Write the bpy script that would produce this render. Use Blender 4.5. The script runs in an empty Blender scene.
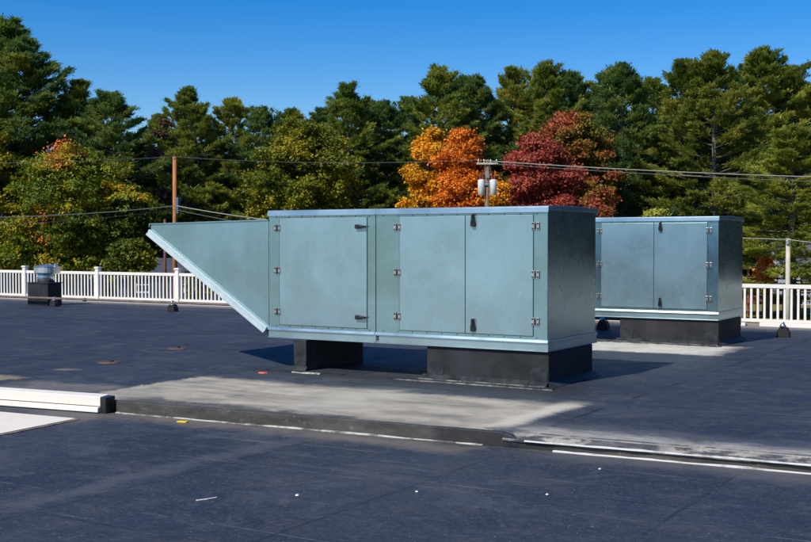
import bpy, bmesh, math, random
import numpy as np
from mathutils import Vector, Matrix
R = math.radians
S = bpy.context.scene
COL = S.collection

# ------------------------------------------------------------------ camera
CAM = Vector((5.172, -11.599, 1.6)); YAW = R(31.11); PITCH = 1.4445; F = 1150.0
cd = bpy.data.cameras.new('camera'); cam = bpy.data.objects.new('camera', cd); COL.objects.link(cam)
cam.location = CAM; cam.rotation_euler = (R(90 - PITCH), 0, YAW)
cd.sensor_width = 36; cd.lens = F / 811 * 36; cd.clip_start = 0.1; cd.clip_end = 3000
S.camera = cam

# ------------------------------------------------------------------ sky and sun
SUN_EL = R(47); SUN_AZ = math.atan2(-0.203, -0.979)          # direction to the sun, measured from +Y towards +X
w = bpy.data.worlds.new('World'); S.world = w; w.use_nodes = True
nt = w.node_tree; bg = nt.nodes['Background']
sky = nt.nodes.new('ShaderNodeTexSky'); sky.sky_type = 'NISHITA'; sky.sun_disc = False
sky.sun_elevation = SUN_EL; sky.sun_rotation = SUN_AZ % (2 * math.pi)
sky.altitude = 200; sky.air_density = 1.0; sky.dust_density = 0.3; sky.ozone_density = 4.0
hs = nt.nodes.new('ShaderNodeHueSaturation'); hs.inputs['Saturation'].default_value = 1.52; hs.inputs['Hue'].default_value = 0.512
nt.links.new(sky.outputs[0], hs.inputs['Color']); nt.links.new(hs.outputs[0], bg.inputs[0])
bg.inputs[1].default_value = 0.128
sd = bpy.data.lights.new('sun', 'SUN'); sun = bpy.data.objects.new('sun', sd); COL.objects.link(sun)
sd.energy = 4.9; sd.angle = R(0.53); sd.color = (1.0, 0.93, 0.82)
tosun = Vector((-0.203 * math.cos(SUN_EL), -0.979 * math.cos(SUN_EL), math.sin(SUN_EL)))
sun.rotation_euler = tosun.to_track_quat('Z', 'Y').to_euler(); sun.location = (0, 0, 60)
S.view_settings.view_transform = 'Standard'; S.view_settings.look = 'None'
S.view_settings.gamma = 1; S.view_settings.exposure = 0.0; S.view_settings.use_curve_mapping = False

FWD = Vector((-math.sin(YAW), math.cos(YAW), 0)); RGT = Vector((math.cos(YAW), math.sin(YAW), 0))
def spot(px, D, z=0.0):
    """a point of the place, given by bearing (photo column) and distance from where the photographer stood"""
    p = CAM + FWD * D + RGT * ((px - 405.5) / F * D)
    return Vector((p.x, p.y, z))
def zat(py, D): return 1.6 + (242 - py) * D / F

# ------------------------------------------------------------------ helpers
def tag(o, label=None, cat=None, group=None, kind=None):
    if label: o['label'] = label
    if cat: o['category'] = cat
    if group: o['group'] = group
    if kind: o['kind'] = kind
    return o
def thing(name, loc, label, cat, group=None, rz=0.0):
    o = bpy.data.objects.new(name, None); COL.objects.link(o); o.location = loc; o.rotation_euler = (0, 0, rz)
    o.empty_display_size = 0.2
    return tag(o, label, cat, group)
class MB:
    def __init__(s): s.v = []; s.f = []
    def add(s, v, f):
        n = len(s.v); s.v += [tuple(p) for p in v]; s.f += [tuple(i + n for i in q) for q in f]; return s
    def box(s, x0, x1, y0, y1, z0, z1):
        return s.add([(x0,y0,z0),(x1,y0,z0),(x1,y1,z0),(x0,y1,z0),(x0,y0,z1),(x1,y0,z1),(x1,y1,z1),(x0,y1,z1)],
                     [(0,3,2,1),(4,5,6,7),(0,1,5,4),(1,2,6,5),(2,3,7,6),(3,0,4,7)])
    def prism(s, poly, a0, a1, ax='y'):
        """closed outline (2-D) swept along an axis"""
        n = len(poly)
        mk = {'y': lambda p, a: (p[0], a, p[1]), 'x': lambda p, a: (a, p[0], p[1]), 'z': lambda p, a: (p[0], p[1], a)}[ax]
        v = [mk(p, a0) for p in poly] + [mk(p, a1) for p in poly]
        f = [tuple(range(n)), tuple(range(2 * n - 1, n - 1, -1))] + [(i, i + n, (i + 1) % n + n, (i + 1) % n) for i in range(n)]
        return s.add(v, f)
    def tube(s, pts, r, n=8, caps=True):
        pts = [Vector(p) for p in pts]; rs = r if isinstance(r, (list, tuple)) else [r] * len(pts)
        v = []; f = []
        for i, p in enumerate(pts):
            d = (pts[min(i + 1, len(pts) - 1)] - pts[max(i - 1, 0)]).normalized()
            a = Vector((0, 0, 1)) if abs(d.z) < 0.9 else Vector((1, 0, 0))
            e1 = d.cross(a).normalized(); e2 = d.cross(e1)
            for k in range(n):
                t = 2 * math.pi * k / n; v.append(p + (e1 * math.cos(t) + e2 * math.sin(t)) * rs[i])
        for i in range(len(pts) - 1):
            for k in range(n):
                f.append((i * n + k, i * n + (k + 1) % n, (i + 1) * n + (k + 1) % n, (i + 1) * n + k))
        if caps: f.append(tuple(range(n))[::-1]); f.append(tuple(range((len(pts) - 1) * n, len(pts) * n)))
        return s.add(v, f)
    def lathe(s, prof, c=(0, 0, 0), n=28):
        v = []; f = []
        for (r, z) in prof:
            for k in range(n):
                t = 2 * math.pi * k / n; v.append((c[0] + r * math.cos(t), c[1] + r * math.sin(t), c[2] + z))
        for i in range(len(prof) - 1):
            for k in range(n):
                f.append((i * n + k, i * n + (k + 1) % n, (i + 1) * n + (k + 1) % n, (i + 1) * n + k))
        f.append(tuple(range(n))[::-1]); f.append(tuple(range((len(prof) - 1) * n, len(prof) * n)))
        return s.add(v, f)
    def build(s, name, mat, parent=None, bevel=0.0, smooth=False, loc=None):
        me = bpy.data.meshes.new(name); me.from_pydata(s.v, [], s.f); me.update()
        bm = bmesh.new(); bm.from_mesh(me); bmesh.ops.recalc_face_normals(bm, faces=bm.faces); bm.to_mesh(me); bm.free()
        me.materials.append(mat)
        if smooth: me.shade_auto(40) if hasattr(me, 'shade_auto') else me.shade_smooth()
        o = bpy.data.objects.new(name, me); COL.objects.link(o)
        if parent: o.parent = parent
        if loc is not None: o.location = loc
        if bevel:
            m = o.modifiers.new('bevel', 'BEVEL'); m.width = bevel; m.segments = 2; m.limit_method = 'ANGLE'
        return o
def kids(o): return [c for c in list(bpy.data.objects) if c.parent == o]
def copy_tree(o, parent=None):
    ch = kids(o); c = o.copy(); COL.objects.link(c); c.parent = parent
    for k in ch: copy_tree(k, c)
    return c

# ------------------------------------------------------------------ material helpers
class NG:
    def __init__(s, name):
        s.m = bpy.data.materials.new(name); s.m.use_nodes = True; s.t = s.m.node_tree
        s.b = s.t.nodes['Principled BSDF']
        s.tc = s.t.nodes.new('ShaderNodeTexCoord').outputs['Object']
    def n(s, ty, **kw):
        o = s.t.nodes.new(ty)
        for k, v in kw.items(): setattr(o, k, v)
        return o
    def put(s, sock, v):
        if isinstance(v, bpy.types.NodeSocket): s.t.links.new(v, sock)
        elif v is not None: sock.default_value = v
    def math(s, op, a, b=0.0, c=0.0, clamp=False):
        o = s.n('ShaderNodeMath', operation=op, use_clamp=clamp); s.put(o.inputs[0], a); s.put(o.inputs[1], b); s.put(o.inputs[2], c); return o.outputs[0]
    def mapping(s, scale=(1, 1, 1), loc=(0, 0, 0), rot=(0, 0, 0), src=None):
        o = s.n('ShaderNodeMapping'); s.put(o.inputs[0], src or s.tc)
        o.inputs['Scale'].default_value = scale; o.inputs['Location'].default_value = loc; o.inputs['Rotation'].default_value = rot
        return o.outputs[0]
    def noise(s, scale=5, detail=4, rough=0.55, vec=None, dist=0.0):
        o = s.n('ShaderNodeTexNoise'); s.put(o.inputs['Vector'], vec or s.tc)
        o.inputs['Scale'].default_value = scale; o.inputs['Detail'].default_value = detail
        o.inputs['Roughness'].default_value = rough; o.inputs['Distortion'].default_value = dist
        return o.outputs[0]
    def step(s, v, lo, hi, a=0.0, b=1.0):
        o = s.n('ShaderNodeMapRange', interpolation_type='SMOOTHSTEP'); s.put(o.inputs[0], v)
        for i, q in enumerate((lo, hi, a, b)): s.put(o.inputs[i + 1], q)
        return o.outputs[0]
    def mix(s, f, a, b):
        o = s.n('ShaderNodeMix', data_type='RGBA'); s.put(o.inputs[0], f)
        s.put(o.inputs[6], (*a, 1) if isinstance(a, tuple) else a); s.put(o.inputs[7], (*b, 1) if isinstance(b, tuple) else b)
        return o.outputs[2]
    def ramp(s, f, stops):
        o = s.n('ShaderNodeValToRGB'); s.put(o.inputs[0], f); e = o.color_ramp.elements
        while len(e) < len(stops): e.new(0.5)
        for q, (p, c) in zip(e, stops): q.position = p; q.color = (*c, 1)
        return o.outputs[0]
    def xyz(s, v=None):
        o = s.n('ShaderNodeSeparateXYZ'); s.put(o.inputs[0], v or s.tc); return o.outputs
    def bump(s, h, strength=0.3, dist=0.02):
        o = s.n('ShaderNodeBump'); o.inputs['Strength'].default_value = strength; o.inputs['Distance'].default_value = dist
        s.put(o.inputs['Height'], h); s.put(s.b.inputs['Normal'], o.outputs[0])
    def out(s, col=None, rough=None, metal=None, spec=None):
        if col is not None: s.put(s.b.inputs['Base Color'], (*col, 1) if isinstance(col, tuple) else col)
        s.put(s.b.inputs['Roughness'], rough); s.put(s.b.inputs['Metallic'], metal); s.put(s.b.inputs['Specular IOR Level'], spec)
        return s.m

def plain(name, col, rough=0.6, metal=0.0, var=0.15, scale=6.0, spec=0.5, bump=0.0):
    g = NG(name); n = g.noise(scale, 5, 0.6)
    a = tuple(c * (1 - var) for c in col); b = tuple(min(1, c * (1 + var)) for c in col)
    if bump: g.bump(g.noise(scale * 8, 3), bump, 0.01)
    return g.out(g.mix(g.step(n, 0.3, 0.7), a, b), g.step(n, 0.3, 0.7, rough * 0.9, min(1, rough * 1.1)), metal, spec)

def galvanised(name, col, metal=0.90, rough=0.30, seed=0):
    g = NG(name)
    v = g.n('ShaderNodeTexVoronoi'); g.put(v.inputs['Vector'], g.tc); v.inputs['Scale'].default_value = 22
    vb = g.n('ShaderNodeSeparateColor'); g.put(vb.inputs[0], v.outputs['Color'])
    spangle = vb.outputs[0]
    big = g.noise(0.9, 4, 0.6, g.mapping(loc=(seed, seed, 3)), 0.4)
    streak = g.noise(2.2, 4, 0.6, g.mapping(scale=(5, 5, 0.5), loc=(seed * 2, 0, 0)))
    fine = g.noise(60, 3, 0.7)
    k = g.math('ADD', g.math('MULTIPLY', g.step(big, 0.3, 0.7), 0.70), g.math('MULTIPLY', spangle, 0.12))
    k = g.math('ADD', k, g.math('MULTIPLY', g.step(streak, 0.3, 0.7), 0.10))
    c = g.mix(k, tuple(q * 0.80 for q in col), tuple(q * 1.15 for q in col))
    sc = g.noise(3.2, 4, 0.6, g.mapping(scale=(1, 1, 2.0), loc=(seed + 5, 0, 0)), 1.5)
    c = g.mix(g.step(sc, 0.60, 0.80, 0, 0.10), c, (0.62, 0.70, 0.70))
    mk = g.noise(9, 2, 0.5, g.mapping(scale=(2.2, 1, .8), rot=(0, R(40), 0), loc=(seed, 2, seed)), 0.8)
    c = g.mix(g.step(mk, 0.765, 0.79, 0, 0.75), c, (0.66, 0.72, 0.72))
    r = g.math('ADD', g.math('MULTIPLY', spangle, 0.02), g.step(big, 0.3, 0.7, rough - 0.04, rough + 0.05))
    g.bump(g.noise(1.6, 2, 0.4), 0.10, 0.02)
    return g.out(c, r, metal, 0.5)

GALV = galvanised('galvanised_steel', (0.28, 0.425, 0.455), metal=0.90, rough=0.24, seed=1)
GALV_DOOR = galvanised('galvanised_door_steel', (0.288, 0.432, 0.475), metal=0.62, rough=0.27, seed=4)
GALV_HOOD = galvanised('galvanised_hood_steel', (0.27, 0.41, 0.45), metal=0.75, rough=0.28, seed=9)
GALV_TRIM = galvanised('galvanised_trim_steel', (0.38, 0.51, 0.535), metal=0.75, seed=12)
ZINC = plain('bright_zinc', (0.42, 0.43, 0.42), 0.3, 0.7, 0.1)
BLACKP = plain('black_latch_plastic', (0.012, 0.013, 0.015), 0.35)
HOLE = plain('dark_screw_metal', (0.04, 0.04, 0.045), 0.5, 0.5)
WHITE = plain('white_vinyl', (0.80, 0.77, 0.70), 0.45, 0, 0.04, 3)
PIPE = plain('weathered_gas_pipe', (0.16, 0.12, 0.10), 0.7, 0.1, 0.3, 4)
RUBBER = plain('black_rubber', (0.015, 0.015, 0.016), 0.7)
BARE = plain('bare_aluminium', (0.70, 0.72, 0.72), 0.28, 0.9, 0.1, 5)

# roof membrane: black rubber sheets with lapped seams, dust and ponding marks
def membrane(name, upper):
    g = NG(name); x, y, z = g.xyz()
    big = g.noise(0.45, 5, 0.6, dist=0.5); mid = g.noise(2.6, 6, 0.65, dist=0.6); fine = g.noise(38, 4, 0.7)
    sweep = g.noise(1.6, 5, 0.65, g.mapping(scale=(0.7, 1.3, 1), rot=(0, 0, R(20))))
    c = g.mix(g.step(big, 0.3, 0.72), (0.016, 0.022, 0.034), (0.033, 0.041, 0.056))
    c = g.mix(g.step(mid, 0.42, 0.75, 0, 0.55), c, (0.060, 0.068, 0.077))
    c = g.mix(g.step(sweep, 0.55, 0.8, 0, 0.45), c, (0.11, 0.12, 0.135))
    scuff = g.noise(9, 6, 0.75, g.mapping(scale=(0.8, 1.1, 1), rot=(0, 0, R(-12))), 0.5)
    c = g.mix(g.step(scuff, 0.50, 0.74, 0, 0.55), c, (0.080, 0.089, 0.102))
    c = g.mix(g.step(scuff, 0.22, 0.44, 0.45, 0), c, (0.016, 0.021, 0.034))
    blot = g.noise(1.1, 7, 0.7, g.mapping(loc=(13, 5, 0)), 1.0)
    c = g.mix(g.step(blot, 0.56, 0.66, 0, 0.40), c, (0.075, 0.085, 0.10))
    c = g.mix(g.step(blot, 0.30, 0.42, 0.45, 0), c, (0.018, 0.024, 0.040))
    grit = g.noise(26, 5, 0.8, g.mapping(loc=(1, 8, 0)))
    c = g.mix(g.step(grit, 0.52, 0.66, 0, 0.50), c, (0.10, 0.11, 0.125))
    c = g.mix(g.step(grit, 0.34, 0.47, 0.50, 0), c, (0.012, 0.015, 0.024))
    spk = g.noise(55, 2, 0.5)
    c = g.mix(g.step(spk, 0.72, 0.76, 0, 0.85), c, (0.32, 0.33, 0.33))
    c = g.mix(g.step(fine, 0.60, 0.72, 0, 0.45), c, (0.14, 0.15, 0.16))
    c = g.mix(g.step(fine, 0.2, 0.36, 0.35, 0), c, (0.012, 0.015, 0.025))
    wob = g.math('MULTIPLY', g.math('SUBTRACT', g.noise(2.0, 4), 0.5), 0.07)
    for ang, sc, lo in ((35, 1.1, .66), (88, 1.3, .665)):
        sn = g.noise(sc, 3, .5, g.mapping(scale=(0.25, 14, 1), rot=(0, 0, R(ang))), .6)
        c = g.mix(g.math('MULTIPLY', g.step(sn, lo, lo + .05, 0, .5), g.step(blot, .4, .6)), c, (0.17, 0.175, 0.18))
    # seams
    seams = None
    def seam(coord, at, width=0.018, along=None, a0=None, a1=None):
        nonlocal seams
        d = g.math('ABSOLUTE', g.math('SUBTRACT', g.math('ADD', coord, wob), at))
        m = g.step(d, width * 0.5, width, 1, 0)
        seams = m if seams is None else g.math('MAXIMUM', seams, m)
        return d
    if upper:
        for at in (-9.3, -2.45, 1.1, 4.0, 7.4, -15.8): seam(x, at, 0.035)
        for at in (-0.75, 1.75, 4.15, 5.35, 7.2): seam(y, at, 0.03)
    else:
        for at in (-3.0, -0.62, 1.05, 2.9, 5.2): seam(x, at, 0.018)
        for at in (-4.35, -6.6, -9.0): seam(y, at, 0.014)
    brk = g.step(g.noise(1.7, 3, 0.5, g.mapping(loc=(4, 7, 0))), 0.40, 0.60)
    c = g.mix(g.math('MULTIPLY', g.math('MULTIPLY', seams, brk), 0.9 if upper else 0.6), c, (0.012, 0.014, 0.020))
    edge = g.math('MULTIPLY', g.math('SUBTRACT', g.noise(1.6, 6, 0.7, g.mapping(loc=(9, 2, 0)), 0.5), 0.5), 0.75)
    edge2 = g.math('MULTIPLY', g.math('SUBTRACT', g.noise(7, 5, 0.7, g.mapping(scale=(0.5, 1.4, 1), loc=(3, 2, 0)), 0.5), 0.5), 0.45)
    edge3 = g.math('MULTIPLY', g.math('SUBTRACT', g.noise(30, 5, 0.8), 0.5), 0.30)
    edge = g.math('ADD', g.math('ADD', edge, edge2), edge3); ex = g.math('ADD', x, edge); ey = g.math('ADD', y, g.math('MULTIPLY', edge, 0.8))
    def patch(x0, x1, y0, y1, soft, col, amt, sx=None, tex=None):
        nonlocal c
        sx = sx or soft
        m = g.math('MULTIPLY', g.step(ex, x0, x0 + sx), g.step(ex, x1 - sx, x1, 1, 0))
        m = g.math('MULTIPLY', m, g.math('MULTIPLY', g.step(ey, y0, y0 + soft), g.step(ey, y1 - soft, y1, 1, 0)))
        m = g.math('MULTIPLY', m, g.step(tex if tex is not None else mid, 0.25, 0.6, amt * 0.62, amt))
        c = g.mix(m, c, col)
    DUST = g.ramp(g.noise(1.5, 6, 0.65, g.mapping(scale=(0.5, 1.6, 1), loc=(6, 1, 0)), 0.4), [(0.32, (0.21, 0.19, 0.155)), (0.47, (0.35, 0.315, 0.25)), (0.50, (0.39, 0.35, 0.275)), (0.68, (0.50, 0.45, 0.35))])
    if upper:
        patch(-4.0, 0.80, -3.6, -0.95, 0.35, DUST, 0.95, 0.12)
        patch(-5.6, -3.7, -3.6, -2.2, 0.4, DUST, 0.30, 0.6)
        # bright silt line on the seam that ends the dusty sheet
        m = g.math('MULTIPLY', g.step(g.math('ABSOLUTE', g.math('SUBTRACT', g.math('ADD', x, g.math('MULTIPLY', edge, 0.3)), 0.72)), 0.03, 0.20, 1, 0), g.math('MULTIPLY', g.step(y, -2.9, -2.4), g.step(y, -1.3, -0.7, 1, 0)))
        c = g.mix(g.math('MULTIPLY', m, 0.85), c, (0.56, 0.52, 0.42))
        m = g.math('MULTIPLY', g.step(g.math('ABSOLUTE', g.math('SUBTRACT', ex, -1.3)), 0.1, 0.6, 1, 0), g.math('MULTIPLY', g.step(ey, -2.9, -2.4), g.step(ey, -1.3, -0.7, 1, 0)))
        c = g.mix(g.math('MULTIPLY', m, 0.45), c, (0.46, 0.44, 0.37))
        patch(-2.6, 0.70, 4.35, 6.15, 0.2, (0.58, 0.55, 0.47), 0.95, 0.35)
        patch(0.6, 8.0, -3.3, -2.0, 0.6, (0.15, 0.15, 0.15), 0.55, 0.5, sweep)
        patch(0.8, 5.0, -3.3, -2.38, 0.30, (0.42, 0.40, 0.35), 0.9, 0.3, g.step(g.noise(7, 5, 0.75, g.mapping(scale=(.7, 3, 1))), .45, .62))
        patch(-30.0, 9.0, 9.6, 12.0, 0.7, (0.27, 0.25, 0.22), 0.65, 0.5)
        patch(-3.6, -0.2, -3.5, -2.80, 0.12, (0.030, 0.030, 0.030), 0.85, 0.5, g.noise(5, 5, 0.7, g.mapping(scale=(.5, 1.5, 1), loc=(2, 2, 0))))
        patch(-6.35, -5.55, -2.75, -2.25, 0.2, (0.33, 0.28, 0.17), 0.8, 0.2)
        patch(-6.1, -5.7, -1.6, -1.35, 0.1, (0.20, 0.18, 0.14), 0.8, 0.1)
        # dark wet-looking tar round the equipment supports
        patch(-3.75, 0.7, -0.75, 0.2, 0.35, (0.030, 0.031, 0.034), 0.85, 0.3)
    else:
        patch(-3.6, 0.9, -3.62, -2.9, 0.35, (0.16, 0.145, 0.12), 0.8, 0.4)
        patch(0.9, 9.0, -3.35, -2.3, 0.35, (0.12, 0.12, 0.12), 0.6, 0.4)
        patch(-4.2, -2.9, -4.3, -3.2, 0.5, (0.15, 0.14, 0.12), 0.6, 0.4)
        patch(-1.02, -0.62, -6.8, -3.4, 0.35, (0.080, 0.088, 0.10), 0.55, 0.15)
    # chalky drips along the step
    wr = g.noise(3, 4, 0.6, g.mapping(scale=(0.6, 1, 1)), 0.8)
    h = g.math('ADD', g.math('MULTIPLY', wr, 0.5), g.math('MULTIPLY', seams, 0.35))
    h = g.math('ADD', h, g.math('MULTIPLY', fine, 0.10))
    g.bump(h, 0.35, 0.02)
    return g.out(c, g.step(mid, 0.3, 0.7, 0.55, 0.75), 0, 0.30)
ROOF_U = membrane('black_roof_membrane', True); ROOF_L = membrane('black_lower_membrane', False)
CURBM = plain('painted_curb_membrane', (0.026, 0.028, 0.031), 0.65, 0, 0.35, 2.5, 0.2, 0.15)
PIERM = plain('dark_pier_membrane', (0.028, 0.032, 0.036), 0.6, 0, 0.5, 7, 0.25, 0.15)

# ------------------------------------------------------------------ ground and roof
GZ = -3.0
g = NG('autumn_grass'); n1 = g.noise(0.05, 5, 0.6); n2 = g.noise(0.9, 6, 0.7)
c = g.mix(g.step(n1, 0.35, 0.65), (0.20, 0.17, 0.055), (0.10, 0.115, 0.03)); c = g.mix(g.step(n2, 0.35, 0.75, 0, 0.6), c, (0.26, 0.20, 0.09))
GRASS = g.out(c, 0.95, 0, 0.1)
def grid_sheet(name, x0, x1, y0, y1, n, hf, mat):
    v = []; f = []
    for j in range(n + 1):
        for i in range(n + 1):
            xx = x0 + (x1 - x0) * i / n; yy = y0 + (y1 - y0) * j / n; v.append((xx, yy, hf(xx, yy)))
    for j in range(n):
        for i in range(n): a = j * (n + 1) + i; f.append((a, a + 1, a + n + 2, a + n + 1))
    return MB().add(v, f).build(name, mat)
def hill(xx, yy):
    d = (Vector((xx, yy, 0)) - CAM).dot(FWD)
    return GZ + max(0.0, min(1.0, (d - 110) / 200)) * 5.0
tag(grid_sheet('ground', -1500, 1500, -1500, 1500, 100, hill, GRASS), kind='structure')

STEP_O = Vector((-3.38, -3.20, 0)); STEP_A = math.atan2(0.43, 6.47)
def sp(s, t=0.0):
    return (STEP_O.x + s * math.cos(STEP_A) - t * math.sin(STEP_A), STEP_O.y + s * math.sin(STEP_A) + t * math.cos(STEP_A))
LZ = -0.115
a, b = sp(-40, 0.02), sp(22, 0.02)
tag(MB().prism([a, b, (b[0], 10.62), (a[0], 10.62)], GZ - 0.3, 0.0, 'z').build('roof_deck', ROOF_U), kind='structure')
a2, b2 = sp(-40, 0.0), sp(22, 0.0)
tag(MB().prism([(a2[0], -18), (b2[0], -18), b2, a2], GZ - 0.3, LZ, 'z').build('lower_roof_deck', ROOF_L), kind='structure')

# ------------------------------------------------------------------ step between the two roof levels
g = NG('weathered_step_membrane'); x, y, z = g.xyz(); n = g.noise(2.0, 6, 0.7, g.mapping(scale=(1, 1, 3))); n2 = g.noise(14, 4, 0.7)
c = g.mix(g.step(n, 0.3, 0.7), (0.032, 0.031, 0.030), (0.085, 0.080, 0.072)); c = g.mix(g.step(n2, 0.60, 0.75, 0, 0.6), c, (0.22, 0.21, 0.18))
patchm = g.math('MULTIPLY', g.step(x, 3.55, 3.75), g.step(x, 4.9, 5.3, 1, 0)); c = g.mix(g.math('MULTIPLY', patchm, 0.8), c, (0.022, 0.022, 0.024))
g.bump(g.noise(5, 4, 0.6), 0.5, 0.03); STEPM = g.out(c, 0.6, 0, 0.35)
g = NG('chalky_edge_sealant'); n = g.noise(5.0, 5, 0.7)
SEAL = g.out(g.mix(g.step(n, 0.38, 0.62), (0.12, 0.115, 0.10), (0.62, 0.60, 0.54)), 0.6)
g = NG('bright_edge_sealant'); n = g.noise(3.0, 5, 0.7)
SEAL2 = g.out(g.mix(g.step(n, 0.30, 0.55), (0.25, 0.24, 0.22), (0.75, 0.74, 0.70)), 0.5)
random.seed(5)
root = thing('roof_step', (STEP_O.x, STEP_O.y, 0), 'low dark membrane-covered step running across the roof in front of the large steel unit', 'roof step', rz=STEP_A)
def wavy_strip(s0, s1, ds, t0, t1, z0, z1, amp, seed):
    rr = random.Random(seed); m = MB(); v = []; f = []; k = 0; s = s0; w1 = w2 = 0.0
    while s <= s1 + 1e-6:
        w1 = w1 * 0.7 + rr.uniform(-amp, amp); w2 = w2 * 0.7 + rr.uniform(-amp, amp)
        v += [(s, t0 + w1, z0), (s, t0 + w1, z1 + w2 * 0.5), (s, t1, z1 + w2 * 0.5), (s, t1, z0)]
        if k: a = (k - 1) * 4; f += [(a + i, a + (i + 1) % 4, a + 4 + (i + 1) % 4, a + 4 + i) for i in range(4)]
        k += 1; s += ds
    f += [(0, 1, 2, 3), tuple(range(len(v) - 4, len(v)))[::-1]]
    return m.add(v, f)
wavy_strip(0.10, 4.35, 0.12, -0.035, 0.035, LZ - 0.01, 0.004, 0.005, 1).build('step_face', STEPM, root, 0.006)
wavy_strip(4.36, 20, 0.12, -0.042, 0.035, LZ - 0.01, -0.058, 0.004, 31).build('step_face', STEPM, root, 0.006)
MB().prism([(4.30, LZ), (4.44, LZ), (4.44, -0.045), (4.37, -0.01), (4.30, 0.002)], -0.050, 0.02, 'y').build('joint_lump', PIERM, root, 0.01)
wavy_strip(0.12, 4.15, 0.10, -0.075, -0.042, LZ - 0.01, LZ + 0.008, 0.006, 2).build('base_sealant', SEAL, root)
wavy_strip(4.75, 20, 0.09, -0.075, -0.048, LZ - 0.01, LZ + 0.010, 0.007, 3).build('base_sealant', SEAL2, root)
wavy_strip(4.5, 20, 0.09, -0.072, -0.060, -0.052, -0.038, 0.006, 4).build('edge_bar', SEAL2, root)
g = NG('dusty_bevel_membrane'); n = g.noise(6.0, 6, 0.75, g.mapping(scale=(.7, 2, 2))); n2 = g.noise(1.2, 3)
BEV = g.out(g.mix(g.math('MULTIPLY', g.step(n, 0.44, 0.6), g.step(n2, .35, .55)), (0.045, 0.050, 0.060), (0.34, 0.32, 0.28)), 0.7)
MB().prism([(-0.060, -0.06), (-0.060, -0.044), (0.05, 0.006), (0.05, -0.02)], 4.3, 20, 'x').build('bevel_strip', BEV, root)

g = NG('white_coping_paint'); n = g.noise(0.8, 5, 0.6, g.mapping(scale=(1, 1, 4))); n2 = g.noise(20, 4, 0.7)
c = g.mix(g.step(n, 0.3, 0.7), (0.76, 0.71, 0.61), (0.84, 0.80, 0.70)); c = g.mix(g.step(n2, 0.66, 0.78, 0, 0.5), c, (0.40, 0.36, 0.30))
WPAINT = g.out(c, 0.45)
root = thing('roof_coping', (-3.38, -3.345, 0), 'white two-tier metal coping on the roof step, ending in a black cap at the left', 'coping', rz=R(7.4))
MB().prism([(0.0, -0.046), (0.145, -0.046), (0.145, 0.060), (0.0, 0.050)], -30, 0.0, 'x').build('coping_cap', WPAINT, root, 0.006)
MB().prism([(-0.030, -0.106), (0.10, -0.106), (0.10, -0.052), (-0.024, -0.056)], -30, -0.012, 'x').build('lower_tier', WPAINT, root, 0.005)
MB().prism([(-0.010, LZ - 0.005), (0.140, LZ - 0.005), (0.140, 0.050), (-0.010, 0.046)], 0.003, 0.075, 'x').build('end_cap', BLACKP, root, 0.006)
MB().prism([(0.02, LZ - 0.005), (0.14, LZ - 0.005), (0.14, -0.11), (0.02, -0.11)], -30, -0.02, 'x').build('coping_foot', BLACKP, root)

g = NG('white_roof_membrane'); n = g.noise(0.7, 5, 0.6); n2 = g.noise(6, 5, 0.7)
c = g.mix(g.step(n, 0.3, 0.7), (0.70, 0.64, 0.53), (0.80, 0.74, 0.62)); c = g.mix(g.step(n2, 0.6, 0.8, 0, 0.25), c, (0.40, 0.37, 0.32))
WSHEET = g.out(c, 0.6)
a = (-3.28, -3.76); b = (-33.2, -6.3)
root = thing('membrane_sheet', (a[0], a[1], LZ), 'flat white membrane sheet lying on the lower roof below the white coping', 'roof sheet')
MB().prism([(0, 0), (b[0] - a[0], b[1] - a[1]), (b[0] - a[0], -12), (0.60, -12), (0.25, -3.0), (0.09, -0.96)], 0.0, 0.012, 'z').build('white_sheet', WSHEET, root)
v = [(0.0, 0.0), (0.09, -0.96), (0.25, -3.0), (0.60, -12)]
MB().prism([(p[0] + 0.004, p[1]) for p in v] + [(p[0] + 0.055, p[1]) for p in v[::-1]], 0.0, 0.007, 'z').build('edge_strip', plain('tan_edge_tape', (0.17, 0.14, 0.09), 0.8, 0, 0.4, 9), root)

# ------------------------------------------------------------------ air unit
def hinge(root, x, z, axis=0):
    m = MB()
    m.box(x - 0.046, x - 0.012, -0.005, 0.003, z - 0.045, z + 0.045); m.box(x + 0.012, x + 0.046, -0.005, 0.003, z - 0.045, z + 0.045)
    m.box(x - 0.0119, x + 0.0119, -0.003, 0.003, z - 0.022, z + 0.022)
    h = m.build('hinge', ZINC, root, 0.002)
    m = MB()
    for dx in (-0.030, 0.030):
        for dz in (-0.028, 0.028): m.box(x + dx - 0.009, x + dx + 0.009, -0.009, -0.0055, z + dz - 0.009, z + dz + 0.009)
    m.box(x - 0.008, x + 0.008, -0.016, -0.0035, z - 0.030, z + 0.030)
    m.build('hinge_pin', HOLE, h)
def latch(root, x, z, vert, flip=1):
    m = MB()
    prof = [(p * .86, q_ * .86) for p, q_ in [(-0.085, -0.012), (-0.02, -0.018), (0.01, -0.030), (0.07, -0.032), (0.085, -0.018), (0.085, 0.018), (0.07, 0.032), (0.01, 0.030), (-0.02, 0.018), (-0.085, 0.012)]]
    P = [((x + q * flip if False else x + q), (z + p * flip)) for p, q in prof] if vert else [(x + p * flip, z + q) for p, q in prof]
    m.prism(P, -0.032, 0.003, 'y')
    b = m.build('latch', BLACKP, root, 0.004)
    k = MB()
    if vert: k.box(x - 0.012, x + 0.012, -0.044, -0.033, z - 0.02 * flip - 0.05, z - 0.02 * flip + 0.05)
    else: k.box(x - 0.02 * flip - 0.05, x - 0.02 * flip + 0.05, -0.044, -0.033, z - 0.012, z + 0.012)
    k.build('lever', BLACKP, b, 0.004)
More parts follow.
